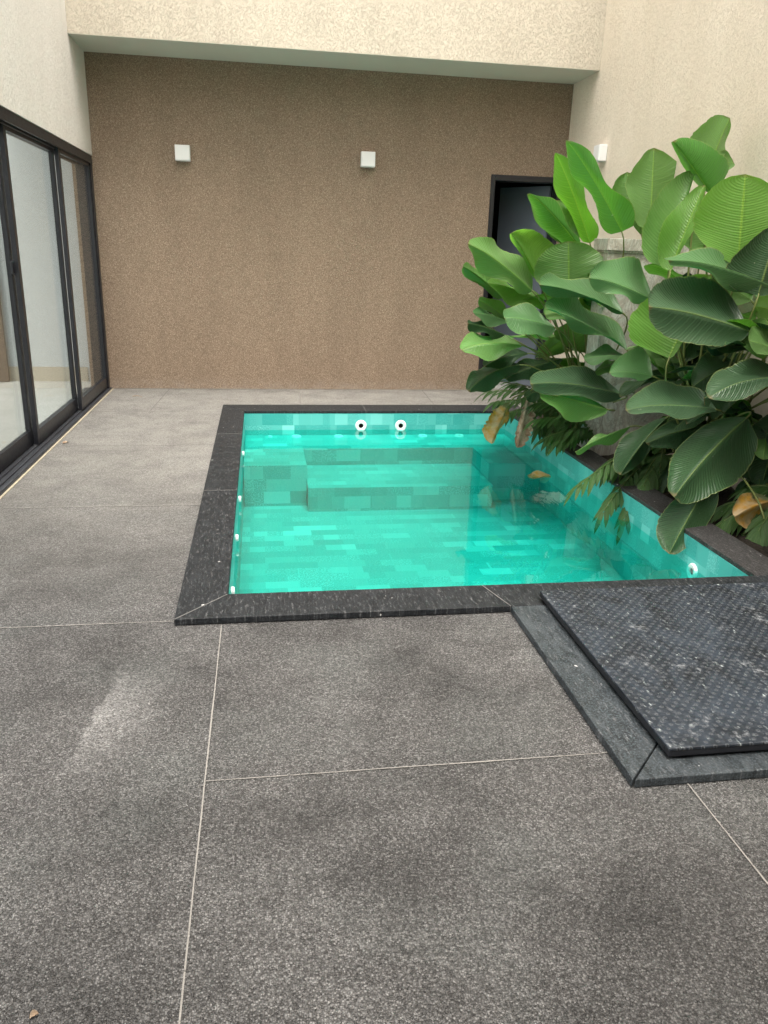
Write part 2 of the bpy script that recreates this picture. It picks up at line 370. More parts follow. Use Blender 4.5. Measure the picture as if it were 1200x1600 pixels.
# ------------------------------------------------------------------ setting
XL, XR, YB = -1.51, 3.09, 8.23
ZB, YF = 3.015, 7.60                        # soffit height, front of the upper wall
PX0, PX1, PY0, PY1 = -0.155, 2.245, 3.03, 6.92   # pool inside
struct(bx('ground', M['concrete'], None, -300, 300, -300, 300, -1.3, -1.0))
bm = bmesh.new()
for x0, x1, y0, y1 in ((-1.5, XR + .1, -5, 2.83), (-1.5, -.34, 2.83, 7.2), (-1.5, XR + .1, 7.2, YB + .1)):
    v = [bm.verts.new(p) for p in ((x0, y0, 0), (x1, y0, 0), (x1, y1, 0), (x0, y1, 0))]; bm.faces.new(v)
struct(finish('patio_floor', bm, M['floor']))
bm = bmesh.new()
def strip(xa, ya, xb, yb, w=.0045):
    d = Vector((xb - xa, yb - ya, 0)).normalized(); n = Vector((-d.y, d.x, 0)) * w / 2
    n_ = max(2, int(math.hypot(xb - xa, yb - ya) / .12)); prev = None
    for i in range(n_ + 1):
        p = Vector((xa + (xb - xa) * i / n_, ya + (yb - ya) * i / n_, .0035)) + n * random.uniform(-.25, .25)
        q = [bm.verts.new(p + n * random.uniform(.7, 1.2)), bm.verts.new(p - n * random.uniform(.7, 1.2))]
        if prev: bm.faces.new((prev[0], prev[1], q[1], q[0]))
        prev = q
strip(-.172, 2.80, -.19, -2); strip(-.172, 1.85, 1.0, 1.85); strip(-1.49, 2.85, -.35, 2.85)
for yy in (4.33, 5.77, 7.02): strip(-1.49, yy, -.352, yy, .007)
strip(1.165, 1.69, 1.165, -2); strip(-.172, .35, 1.165, .35); strip(-1.49, .9, -.18, .9); strip(1.165, .9, 3.0, .9)
strip(-1.46, 8.213, 2.3, 8.213, .022); strip(-.98, 7.03, -.93, 8.2, .007); strip(.35, 7.24, .4, 8.2, .007); strip(1.65, 7.24, 1.7, 8.2, .007)
struct(finish('floor_grout', bm, M['grout']))
bm = bmesh.new(); nx, ny = 10, 50
for i in range(nx + 1):
    for j in range(ny + 1):
        bm.verts.new((2.44 + (XR - 2.44) * i / nx, 2.9 + 4.3 * j / ny, -.015 + random.uniform(-.02, .02)))
bm.verts.ensure_lookup_table()
for i in range(nx):
    for j in range(ny): a = i * (ny + 1) + j; bm.faces.new([bm.verts[k] for k in (a, a + 1, a + ny + 2, a + ny + 1)])
struct(finish('planter_soil', bm, M['soil'], smooth=True))

# walls --------------------------------------------------------------
DX0, DX1, DZ = 2.318, 3.062, 2.168          # doorway opening in the brown wall
w = empty('back_wall', (0, YB, 0), 'brown rough plaster wall closing the far end of the patio', 'wall')
bx('wall_face', M['brown'], w, (XL - .19, DX0, YB, YB + .16, -.3, ZB + .02), (DX0, DX1, YB, YB + .16, DZ, ZB + .02), (DX1, XR + .1, YB, YB + .16, -.3, ZB + .02))
w = empty('upper_wall', (0, YF, ZB), 'cream rough plaster upper wall jutting out above the brown wall', 'wall')
bx('wall_face', M['beige'], w, XL - .1, XR + .1, YF, YB + .4, ZB + .004, 6.2)
bx('soffit', M['beige_soffit'], w, XL - .05, XR + .05, YF + .002, YB - .002, ZB, ZB + .004)
w = empty('side_wall', (XR, 3, 0), 'tall cream rough plaster wall behind the large leafy plants', 'wall')
bx('wall_face', M['beige_brightened'], w, XR, XR + .25, -5, YB - .003, -.6, 6.2)
w = empty('side_wall', (XL, 3, 2.2), 'pale cream plaster wall above the black sliding glass doors', 'wall')
HZ = 2.165
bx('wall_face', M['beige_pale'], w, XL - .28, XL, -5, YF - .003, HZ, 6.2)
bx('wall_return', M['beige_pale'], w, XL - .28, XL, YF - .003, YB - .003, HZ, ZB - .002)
# the house behind the viewpoint, its roof slab shading the near floor
h = empty('house_front', (0, -5, 0), 'cream house behind the viewpoint with an overhanging roof slab', 'house')
bx('wall', M['beige'], h, XL, XR, -5.2, -5, 0, 6.2)
bx('roof', M['beige_soffit'], h, XL + .003, XR - .003, -4.99, -.3, 2.9, 3.1)

# interior of the living room (left) -----------------------------------
struct(bx('interior_floor', M['tilefloor'], None, -7, -1.76, -2, 8.61, -.1, .012))
w = empty('interior_wall', (-3, 8.61, 0), 'plain white living room wall seen through the sliding glass doors', 'wall')
bx('wall_face', M['whitewall'], w, -7, XL - .03, 8.61, 8.8, 0, 2.9)
bx('skirting_board', M['skirting'], w, -7, XL - .29, 8.595, 8.61, .012, .16)
bx('ceiling', M['whitewall'], w, -2.35, XL - .28, -2, 8.61, 2.7, 2.9)  # only a strip: room left open to the sky to brighten its wall
bx('end_wall', M['whitewall'], w, -7, XL - .02, -2.2, -2, 0, 2.7)
d = empty('interior_door', (-2.6, 8.58, 0), 'dark brown wooden door leaf inside the living room at the photo edge', 'door')
q0 = at(10, 560, 8.5)
bx('door_panel', M['brownwood'], d, q0.x - .8, q0.x, 8.5, 8.54, .02, 2.1, bevel=.003)
bm = bmesh.new(); lathe(bm, [(.0, 0), (.02, .001), (.02, .05), (.0, .051)], Matrix.Translation((q0.x - .1, 8.5, 1.0)) @ Matrix.Rotation(R_(90), 4, 'X'), 16); finish('handle', bm, M['black'], d)

# sliding doors ---------------------------------------------------------
sd = empty('sliding_door', (-1.6, 5.9, 0), 'black framed sliding glass doors along the left side of the patio', 'door')
Y0, Y1 = 0.6, 8.2
bx('door_head', M['black'], sd, (-1.66, -1.517, Y0, YB - .005, 2.125, HZ - .002), (-1.66, -1.640, Y0, YB - .005, 2.075, 2.125), (-1.615, -1.595, Y0, YB - .005, 2.085, 2.125), (-1.572, -1.552, Y0, YB - .005, 2.085, 2.125), (-1.527, -1.512, Y0, YB - .005, 2.09, 2.1255), bevel=.002)
bx('door_jamb', M['black'], sd, (-1.66, -1.517, YB - .045, YB - .004, .02, 2.125), (-1.535, -1.519, YB - .075, YB - .045, .02, 2.125), bevel=.002)
bx('floor_track', M['track'], sd, (-1.76, -1.495, Y0, YB - .004, -.02, .012), (-1.512, -1.50, Y0, YB - .046, .012, .02), (-1.548, -1.540, Y0, YB - .046, .012, .022), (-1.592, -1.584, Y0, YB - .046, .012, .022), (-1.637, -1.629, Y0, YB - .046, .012, .022), (-1.70, -1.69, Y0, YB - .046, .012, .028), bevel=.0015)
N_ = NT('yellowed_sealant'); N_c = N_.mix(N_.noise(N_.co(), 30, 4), (.24, .22, .18), (.55, .49, .36)); M['seal'] = N_.done(N_.bsdf(N_c, .9, .2))
bx('sealant_strip', M['seal'], sd, -1.494, -1.480, Y0, YB - .01, -.01, .004)
def panel(x, y0, y1, label, handle=False):
    st = bx('door_panel', M['black'], sd, (x - .032, x, y0, y0 + .055, .024, 2.118), (x - .032, x, y1 - .055, y1, .024, 2.118), (x - .032, x, y0 + .055, y1 - .055, .024, .125), (x - .032, x, y0 + .055, y1 - .055, 2.063, 2.118), bevel=.002)
    bx('glass_pane', M['glass'], st, x - .020, x - .014, y0 + .05, y1 - .05, .12, 2.07)
    if handle:
        bx('handle', M['black'], st, (x, x + .022, y1 - .052, y1 - .012, 1.18, 1.275), (x + .003, x + .018, y1 - .085, y1 - .052, 1.19, 1.265), bevel=.003)
    return st
panel(-1.53, 6.97, YB - .048, '')
panel(-1.575, 5.72, 7.02, '')
panel(-1.62, 4.46, 5.77, '', True)
panel(-1.665, 3.2, 4.51, '')

# doorway in the brown wall ---------------------------------------------
dr = empty('doorway', (2.7, YB, 0), 'black framed doorway with its blue grey door ajar, half hidden by leaves', 'door')
bx('door_frame', M['black'], dr, (DX0 + .001, DX0 + .045, YB - .012, YB + .15, .0, DZ - .001), (DX1 - .045, DX1 - .001, YB - .012, YB + .15, .0, DZ - .001), (DX0 + .045, DX1 - .045, YB - .012, YB + .15, DZ - .055, DZ - .001), bevel=.003)
bm = bmesh.new(); box(bm, -.64, 0, -.018, .018, .02, DZ - .07); 
bmesh.ops.transform(bm, matrix=Matrix.Translation((DX1 - .05, YB + .17, 0)) @ Matrix.Rotation(R_(-54), 4, 'Z'), verts=bm.verts)
lf = finish('door_leaf', bm, M['doorblue'], dr, bevel=.003)
bm = bmesh.new(); box(bm, -.60, -.48, -.06, -.018, 1.0, 1.03)
bmesh.ops.transform(bm, matrix=Matrix.Translation((DX1 - .05, YB + .17, 0)) @ Matrix.Rotation(R_(-54), 4, 'Z'), verts=bm.verts); finish('handle', bm, M['black'], lf)
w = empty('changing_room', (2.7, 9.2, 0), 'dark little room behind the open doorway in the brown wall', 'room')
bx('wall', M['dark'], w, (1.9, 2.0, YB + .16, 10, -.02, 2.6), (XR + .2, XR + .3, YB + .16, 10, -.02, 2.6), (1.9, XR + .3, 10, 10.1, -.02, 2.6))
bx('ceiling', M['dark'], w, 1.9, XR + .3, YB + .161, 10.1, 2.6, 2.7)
bx('floor', M['tilefloor'], w, 2.001, XR + .199, YB + .1, 9.999, -.03, .004)

# wall lamps -------------------------------------------------------------
def lamp(P, axis, label):
    r = empty('wall_lamp', P, label, 'wall lamp', 'white box lamps on the patio walls')
    # axis: outward direction
    s = .068; D = .075
    def bb(a0, a1, d0, d1, z0, z1):
        if axis == 'y': return (P[0] + a0, P[0] + a1, P[1] - d1, P[1] - d0, P[2] + z0, P[2] + z1)
        return (P[0] - d1, P[0] - d0, P[1] + a0, P[1] + a1, P[2] + z0, P[2] + z1)
    bx('lamp_body', M['white'], r, bb(-s, s, 0.004, D, -s, s), bevel=.004)
    bx('front_cover', M['white'], r, bb(-s + .007, s - .007, D - .001, D + .004, -s + .007, s - .007), bevel=.0015)
    bx('mounting_plate', M['lens'], r, bb(-s + .01, s - .01, 0, .006, -s + .01, s - .01))
    bx('lens', M['lens'], r, bb(-.03, .03, .02, .056, -s - .004, -s + .001))
lamp(at(286, 240, YB), 'y', 'white box wall lamp on the brown wall, nearer the sliding glass doors')
lamp(at(574, 250, YB), 'y', 'white box wall lamp on the brown wall, nearer the dark doorway')
p = at(944, 240, 7.3); p.x = XR
lamp(p, 'x', 'white box wall lamp on the cream wall above the plants')

# ------------------------------------------------------------------ pool
pool = empty('swimming_pool', (1.05, 5, 0), 'small rectangular pool lined with turquoise tiles and edged in black stone', 'swimming pool')
ZF, ZBEN, ZSEAT = -.52, -.19, -.33
def quads(name, mat, parent, qs, ku=1.0):
    bm = bmesh.new(); uvl = bm.loops.layers.uv.new('UVMap')
    for pts in qs:
        f = bm.faces.new([bm.verts.new(p) for p in pts]); f.normal_update(); n = f.normal
        for l in f.loops:
            c = l.vert.co
            l[uvl].uv = (c.x, c.y) if abs(n.z) > .5 else (((c.y + .03) * ku, c.z) if abs(n.x) > .5 else (c.x * ku, c.z))
    me = bpy.data.meshes.new(name); bm.to_mesh(me); bm.free(); me.materials.append(mat)
    o = bpy.data.objects.new(name, me); C.objects.link(o); o.parent = parent; o.matrix_parent_inverse = Matrix.Translation(-parent.location)
    return o
def hq(x0, x1, y0, y1, z): return [(x0, y0, z), (x1, y0, z), (x1, y1, z), (x0, y1, z)]
def fq(x0, x1, y, z0, z1): return [(x0, y, z0), (x1, y, z0), (x1, y, z1), (x0, y, z1)]
def sq(x, y0, y1, z0, z1): return [(x, y0, z0), (x, y1, z0), (x, y1, z1), (x, y0, z1)]
ZT = .006
quads('basin', M['tile'], pool, [hq(PX0, PX1, PY0, PY1, ZF), fq(PX0, PX1, PY1, ZF, ZT)[::1], fq(PX0, PX1, PY0, ZF, ZT)[::-1], sq(PX0, PY0, PY1, ZF, ZT), sq(PX1, PY0, PY1, ZF, ZT)[::-1]], 1.9)
BX0, BX1, BYF, BYM, SYF = .335, 1.80, 5.88, 6.40, 5.72
e = .004
quads('bench', M['tile'], pool, [hq(PX0 + e, BX0, BYF, PY1 - e, ZBEN), hq(BX0, BX1, BYM, PY1 - e, ZBEN), hq(BX1, PX1 - e, BYF, PY1 - e, ZBEN),
    fq(PX0 + e, BX0, BYF, ZF, ZBEN), fq(BX1, PX1 - e, BYF, ZF, ZBEN), fq(BX0, BX1, BYM, ZSEAT, ZBEN), sq(BX0, BYF, BYM, ZSEAT, ZBEN), sq(BX1, BYF, BYM, ZSEAT, ZBEN)[::-1]])
quads('seat', M['tile'], pool, [hq(BX0 + e, BX1 - e, SYF, BYM - e, ZSEAT), fq(BX0 + e, BX1 - e, SYF, ZF, ZSEAT), sq(BX0 + e, SYF, BYF, ZF, ZSEAT)[::-1], sq(BX1 - e, SYF, BYF, ZF, ZSEAT)])
ZW = -.143
bm = bmesh.new(); bm.faces.new([bm.verts.new(p) for p in hq(PX0 + .001, PX1 - .001, PY0 + .001, PY1 - .001, ZW)])
struct(finish('water', bm, M['water']))
def nozzle(P, rot, r=.05, hole=True, name='jet_nozzle'):
    bm = bmesh.new(); M4 = Matrix.Translation(P) @ rot
    lathe(bm, [(r * .42, 0), (r, 0), (r, .006), (r * .86, .014), (r * .45, .012), (r * .42, .004)], M4)
    o = finish(name, bm, M['white'], pool, smooth=False)
    if hole:
        bm = bmesh.new(); lathe(bm, [(r * .40, 0.001), (r * .40, .0055), (.001, .0056)], M4); finish('nozzle_hole', bm, M['hole'], o)
rotY = Matrix.Rotation(R_(90), 4, 'X'); rotX = Matrix.Rotation(R_(90), 4, 'Y'); rotXn = Matrix.Rotation(R_(-90), 4, 'Y')
for px in (564, 626):
    q = at(px, 665, PY1); nozzle(Vector((q.x, PY1, q.z)), rotY, .052)
for px in (422, 463, 529, 660, 717):
    q = at(px, 674, 6.86); nozzle(Vector((q.x, 6.84, ZBEN)), Matrix(), .042 if px > 430 else .02, px > 430, 'bench_nozzle')
def onx(px, py, x):
    d = RX * ((px - 600) / FPX) - UP * ((py - 800) / FPX) + FW; return CAM + d * (x / d.x)
for px, py in ((382, 690), (378, 762), (373, 817), (366, 895)):
    yy = {690: 5.9, 762: 4.75, 817: 4.05, 895: 3.35}[py]
    nozzle(Vector((PX0, yy, -.1)), rotX, .02, False, 'pool_light')
q = onx(1083, 893, PX1); nozzle(Vector((PX1, q.y, q.z)), rotXn, .045)
# coping slabs
ZC = .03; g = .0012
cp = [
    [(-.352, 2.81), (-.155 - g, 3.03 - g * .5), (-.155, 4.52 - g), (-.352, 4.52 - g)],
    [(-.352, 4.52 + g), (-.155, 4.52 + g), (-.155, 6.02 - g), (-.352, 6.02 - g)],
    [(-.352, 6.02 + g), (-.155, 6.02 + g), (-.155, 6.92), (-.352, 7.215)],
    [(-.352 + g * 2, 2.81), (.998, 2.81), (.935, 3.03), (-.155 + g, 3.03)],
    [(.998 + g * 2, 2.81), (2.45, 2.81), (2.45, 3.03), (.935 + g * 2, 3.03)],
    [(-.350, 7.216), (-.154, 6.921), (.93 - g, 6.921), (.93 - g, 7.216)],
    [(.93 + g, 7.216), (.93 + g, 6.921), (2.243, 6.921), (2.44, 7.216)],
]
for pts in cp: pz('coping_slab', M['granite'], pool, pts, .003, ZC, bevel=.003)
bm = bmesh.new(); prism(bm, [(-.345, 2.822), (2.44, 2.822), (2.44, 3.028), (-.157, 3.028), (-.157, 7.2), (-.345, 7.2)], -.5, .0015)
box(bm, -.157, 2.44, 6.924, 7.2, -.5, .0016); finish('pool_edge_base', bm, M['concrete'], pool)
for (xa, ya), (xb, yb) in (((-.352, 2.81), (-.155, 3.03)), ((-.352, 4.52), (-.155, 4.52)), ((-.352, 6.02), (-.155, 6.02)), ((.999, 2.81), (.936, 3.03)), ((.93, 7.216), (.93, 6.921))):
    bm = bmesh.new(); d = Vector((xb - xa, yb - ya, 0)).normalized(); n = Vector((-d.y, d.x, 0)) * .0015
    A, B = Vector((xa, ya, 0)) + d * .003, Vector((xb, yb, 0)) - d * .003
    prism(bm, [(p.x, p.y) for p in (A - n, B - n, B + n, A + n)], .004, ZC + .0004); finish('joint', bm, M['joint'], pool)
# planter ledge on the right
bm = bmesh.new()
for y0, y1 in ((3.032, 4.4), (4.403, 5.78), (5.783, 7.21)): box(bm, 2.245, 2.45, y0, y1, .004, ZC - .002)
pl = tag(finish('planter_ledge', bm, M['ledge'], bevel=.003), 'charcoal stone ledge between the pool and the planting bed', 'ledge')
bm = bmesh.new(); box(bm, 2.249, 2.448, 3.032, 7.2, -.5, .004); finish('ledge_base', bm, M['ledge'], pl)
bx('planter_curb', M['ledge'], pl, 2.249, XR - .003, 2.86, 3.03, -.4, .0)

# service hatch -----------------------------------------------------------
hp = empty('hatch_surround', (1.7, 2.2, 0), 'dark slate border framing the studded black hatch lid', 'border')
pz('border_slab', M['granite_blue'], hp, [(.998, 1.69), (1.20, 1.90 - .002), (1.20, 2.808), (.998, 2.808)], .002, ZC, bevel=.003)
pz('border_slab', M['granite_blue'], hp, [(1.004, 1.688), (XR - .02, 1.688), (XR - .02, 1.898), (1.206, 1.898)], .002, ZC, bevel=.003)
bx('frame', M['black'], hp, (1.15, XR - .03, 1.772, 1.80, ZC, .042), (1.15, 1.18, 1.80, 2.86, ZC, .042), bevel=.002)
lid = empty('hatch_cover', (2.0, 2.3, .04), 'studded black rubber lid dusted with white lime spots', 'lid')
bx('lid_sheet', M['lid'], lid, 1.137, XR - .03, 1.757, 2.862, .062, .072, bevel=.003)
bx('lid_edge', M['black'], lid, (1.139, XR - .03, 1.759, 1.785, .043, .0625), (1.139, 1.165, 1.785, 2.86, .043, .0625), (1.165, XR - .03, 1.785, 2.86, .043, .061), bevel=.002)

# marble pillar -------------------------------------------------------------
pb = at(915, 690, 5.43)
mp = empty('marble_pillar', (2.75, 5.5, 0), 'grey green marble pillar with a projecting cap standing among the plants', 'pillar')
PXL = 2.405
bx('shaft', M['marble'], mp, PXL, XR - .004, 5.43, 5.62, -.05, 1.44, bevel=.003)
bx('cap', M['marble'], mp, (PXL - .02, XR - .004, 5.405, 5.645, 1.455, 1.535), (PXL - .008, XR - .004, 5.417, 5.633, 1.44, 1.456), bevel=.003)

# ------------------------------------------------------------------ plants
def prof(s, p, e=.52):
    k = math.log(.5) / math.log(min(max(p, .2), .8)); return max(0.0, math.sin(math.pi * s ** k)) ** e
def leaf_obj(parent, mat, B, T, L, R, arch=.06, curl=.14, wave=.042, n=34, m=7, name='leaf', jag=.05, fold=0.0):
    d = T - B; ln = d.length
    sL = min(max((L - B).dot(d) / d.dot(d), .25), .72); sR = min(max((R - B).dot(d) / d.dot(d), .25), .72)
    N = d.cross(R - L)
    N = N.normalized() if N.length > 1e-6 else Vector((0, 0, 1))
    if N.dot(Vector((-.25, -.35, .9))) < 0: N = -N; flip = True
    else: flip = False
    A = Vector((0, 0, 1)) * arch * ln
    def mid(s): return B.lerp(T, s) + A * 4 * s * (1 - s) * .5 + Vector((0, 0, -arch * ln * .35)) * max(0, s - .6) ** 2 * 6
    vL, vR = L - mid(sL), R - mid(sR); ph = random.uniform(0, 6); k1 = random.uniform(6, 10)
    bm = bmesh.new(); uvl = bm.loops.layers.uv.new('UVMap'); rows = []
    jl = [1 - jag * random.random() ** 3 for _ in range(n + 1)]; jr = [1 - jag * random.random() ** 3 for _ in range(n + 1)]
    for i in range(n + 1):
        s = i / n; row = []
        for j in range(-m, m + 1):
            t = j / m; v, p = (vL, sL) if t < 0 else (vR, sR); w = prof(s, p) * (jl[i] if t < 0 else jr[i])
            a = abs(t)
            q = mid(s) + v * (w * a) + N * (v.length * w * a * fold) + N * (v.length * w * curl * (4 * a * (1 - a))) * -1 + N * wave * a * a * math.sin(k1 * s + ph + (2 if t > 0 else 0)) * (ln / .6) * w
            row.append(bm.verts.new(q))
        rows.append(row)
    flipf = ((T - B).cross(vR - vL)).dot(N) < 0
    for i in range(n):
        for j in range(2 * m):
            vs = [rows[i][j], rows[i + 1][j], rows[i + 1][j + 1], rows[i][j + 1]]
            uvs = [(i / n, j / (2 * m)), ((i + 1) / n, j / (2 * m)), ((i + 1) / n, (j + 1) / (2 * m)), (i / n, (j + 1) / (2 * m))]
            if not flipf: vs.reverse(); uvs.reverse()
            f = bm.faces.new(vs)
            for l, q in zip(f.loops, uvs): l[uvl].uv = q
    return finish(name, bm, mat, parent, smooth=True), (mid(.06) - B).normalized()
def stem_obj(parent, base, B, dirn, r=.0085, mat=None):
    P0 = base + Vector((random.uniform(-.08, .08), random.uniform(-.08, .08), 0)); D = (B - P0).length
    up = Vector((random.uniform(-.1, .1), random.uniform(-.1, .1), 1)).normalized()
    pts = bez(P0, P0 + up * D * .42, B - dirn * min(.22, D * .3), B + dirn * .012, 12)
    bm = bmesh.new(); tube(bm, pts, r, r * .55); return finish('stem', bm, mat or M['stem'], parent, smooth=True)
def clump(root, base, leaves):
    for L in leaves:
        mt, (bx_, by_), (tx, ty), (lx, ly), (rx, ry), y, dT, dL, dR = L[:9]; kw = L[9] if len(L) > 9 else {}
        B = at(bx_, by_, y); T = at(tx, ty, y + dT); Lp = at(lx, ly, y + dL); Rp = at(rx, ry, y + dR); Lp, Rp = Lp + (Lp - Rp) * .045, Rp + (Rp - Lp) * .045
        kw = dict(kw); ns = kw.pop('nostem', False)
        o, dr_ = leaf_obj(root, M[mt], B, T, Lp, Rp, **kw)
        if not ns: stem_obj(root, base, B, dr_)

FB = Vector((2.56, 5.86, 0))
far = empty('broad_leaf_plant', FB, 'farther clump of broad green leaves fanning out in front of the dark doorway', 'plant', 'broad leaf plants in the bed')
yg, mt, od = 'young', 'mature', 'old_shaded'
clump(far, FB, [
 (yg, (922, 380), (868, 235), (884, 325), (922, 315), 5.75, -.1, .1, -.12, dict(curl=.2)),
 (mt, (972, 362), (885, 215), (925, 318), (976, 318), 5.25, -.05, .1, -.12, dict(curl=.2)),
 (mt, (905, 385), (828, 299), (852, 352), (884, 340), 5.65, -.2, .12, -.05, dict(curl=.3)),
 (mt, (893, 388), (869, 311), (846, 350), (903, 340), 5.8, .05, 0, .05),
 (yg, (842, 440), (799, 362), (815, 398), (864, 386), 5.6, -.2, 0, .1, dict(curl=.25)),
 (mt, (889, 470), (888, 376), (838, 422), (942, 415), 5.5, 0, .03, .0, dict(arch=.02, curl=.08)),
 (mt, (832, 455), (731, 377), (774, 435), (806, 400), 5.6, -.3, -.1, .12, dict(curl=.05)),
 (mt, (786, 466), (724, 414), (748, 448), (760, 428), 5.75, -.2, -.05, .08, dict(curl=.3)),
 ('teal', (975, 490), (843, 441), (900, 466), (915, 438), 5.15, -.25, -.1, .14),
 ('teal', (981, 548), (852, 478), (908, 509), (928, 478), 5.2, -.25, -.14, .14),
 ('teal', (868, 512), (788, 494), (832, 526), (822, 480), 5.3, -.15, -.18, .14),
 (mt, (816, 540), (721, 543), (768, 556), (765, 520), 5.45, -.2, -.16, .16, dict(arch=.1)),
 (od, (802, 530), (731, 503), (758, 525), (768, 508), 5.65, -.2, -.1, .1),
 ('teal', (796, 503), (740, 487), (765, 506), (768, 486), 5.7, -.15, -.1, .1),
 (mt, (797, 502), (748, 467), (768, 492), (780, 474), 5.75, -.1, -.05, .1, dict(curl=.3)),
 (od, (814, 570), (732, 606), (775, 600), (763, 568), 5.6, -.2, -.1, .15, dict(arch=.15)),
 (od, (826, 552), (757, 570), (790, 570), (785, 546), 5.7, -.15, -.1, .12, dict(arch=.1)),
 (mt, (895, 500), (935, 550), (872, 530), (935, 515), 5.85, .1, 0, .1),
 (yg, (922, 492), (940, 428), (908, 455), (946, 462), 5.75, .1, 0, 0),
 ('waxy', (974, 617), (829, 596), (905, 622), (908, 578), 5.05, -.3, -.14, .2, dict(wave=.02)),
 (mt, (950, 640), (843, 613), (893, 652), (905, 612), 5.0, -.2, -.1, .08, dict(arch=.03)),
 ('teal', (978, 556), (913, 560), (945, 566), (948, 543), 5.15, -.12, -.12, .12),
 (mt, (968, 569), (930, 580), (945, 585), (955, 562), 5.2, -.1, -.08, .08),
 (yg, (812, 494), (811, 464), (802, 484), (821, 482), 5.75, 0, 0, 0),
 (mt, (912, 487), (851, 490), (876, 500), (880, 464), 5.5, -.1, -.1, .1, dict(curl=.3)),
 (yg, (852, 472), (763, 440), (815, 478), (800, 442), 5.75, -.1, -.1, .12),
 (mt, (935, 470), (868, 440), (885, 462), (925, 432), 5.7, -.1, -.1, .1),
 (od, (880, 560), (790, 590), (835, 592), (835, 560), 5.75, -.15, -.1, .1),
 (od, (885, 590), (820, 620), (850, 618), (850, 592), 5.65, -.15, -.1, .1),
 (mt, (842, 560), (880, 530), (850, 535), (878, 552), 5.9, 0, 0, .05),
 ('yellow', (797, 628), (768, 692), (758, 658), (790, 655), 5.75, -.1, -.03, .03, dict(jag=.2)),
 ('dead', (826, 618), (808, 698), (808, 668), (834, 668), 5.6, -.05, .03, -.03, dict(jag=.35, curl=.5, wave=.04)),
])
NB = Vector((2.78, 4.62, 0))
near = empty('broad_leaf_plant', NB, 'nearer and larger clump of broad leaves beside the marble pillar, drooping over the pool', 'plant', 'broad leaf plants in the bed')
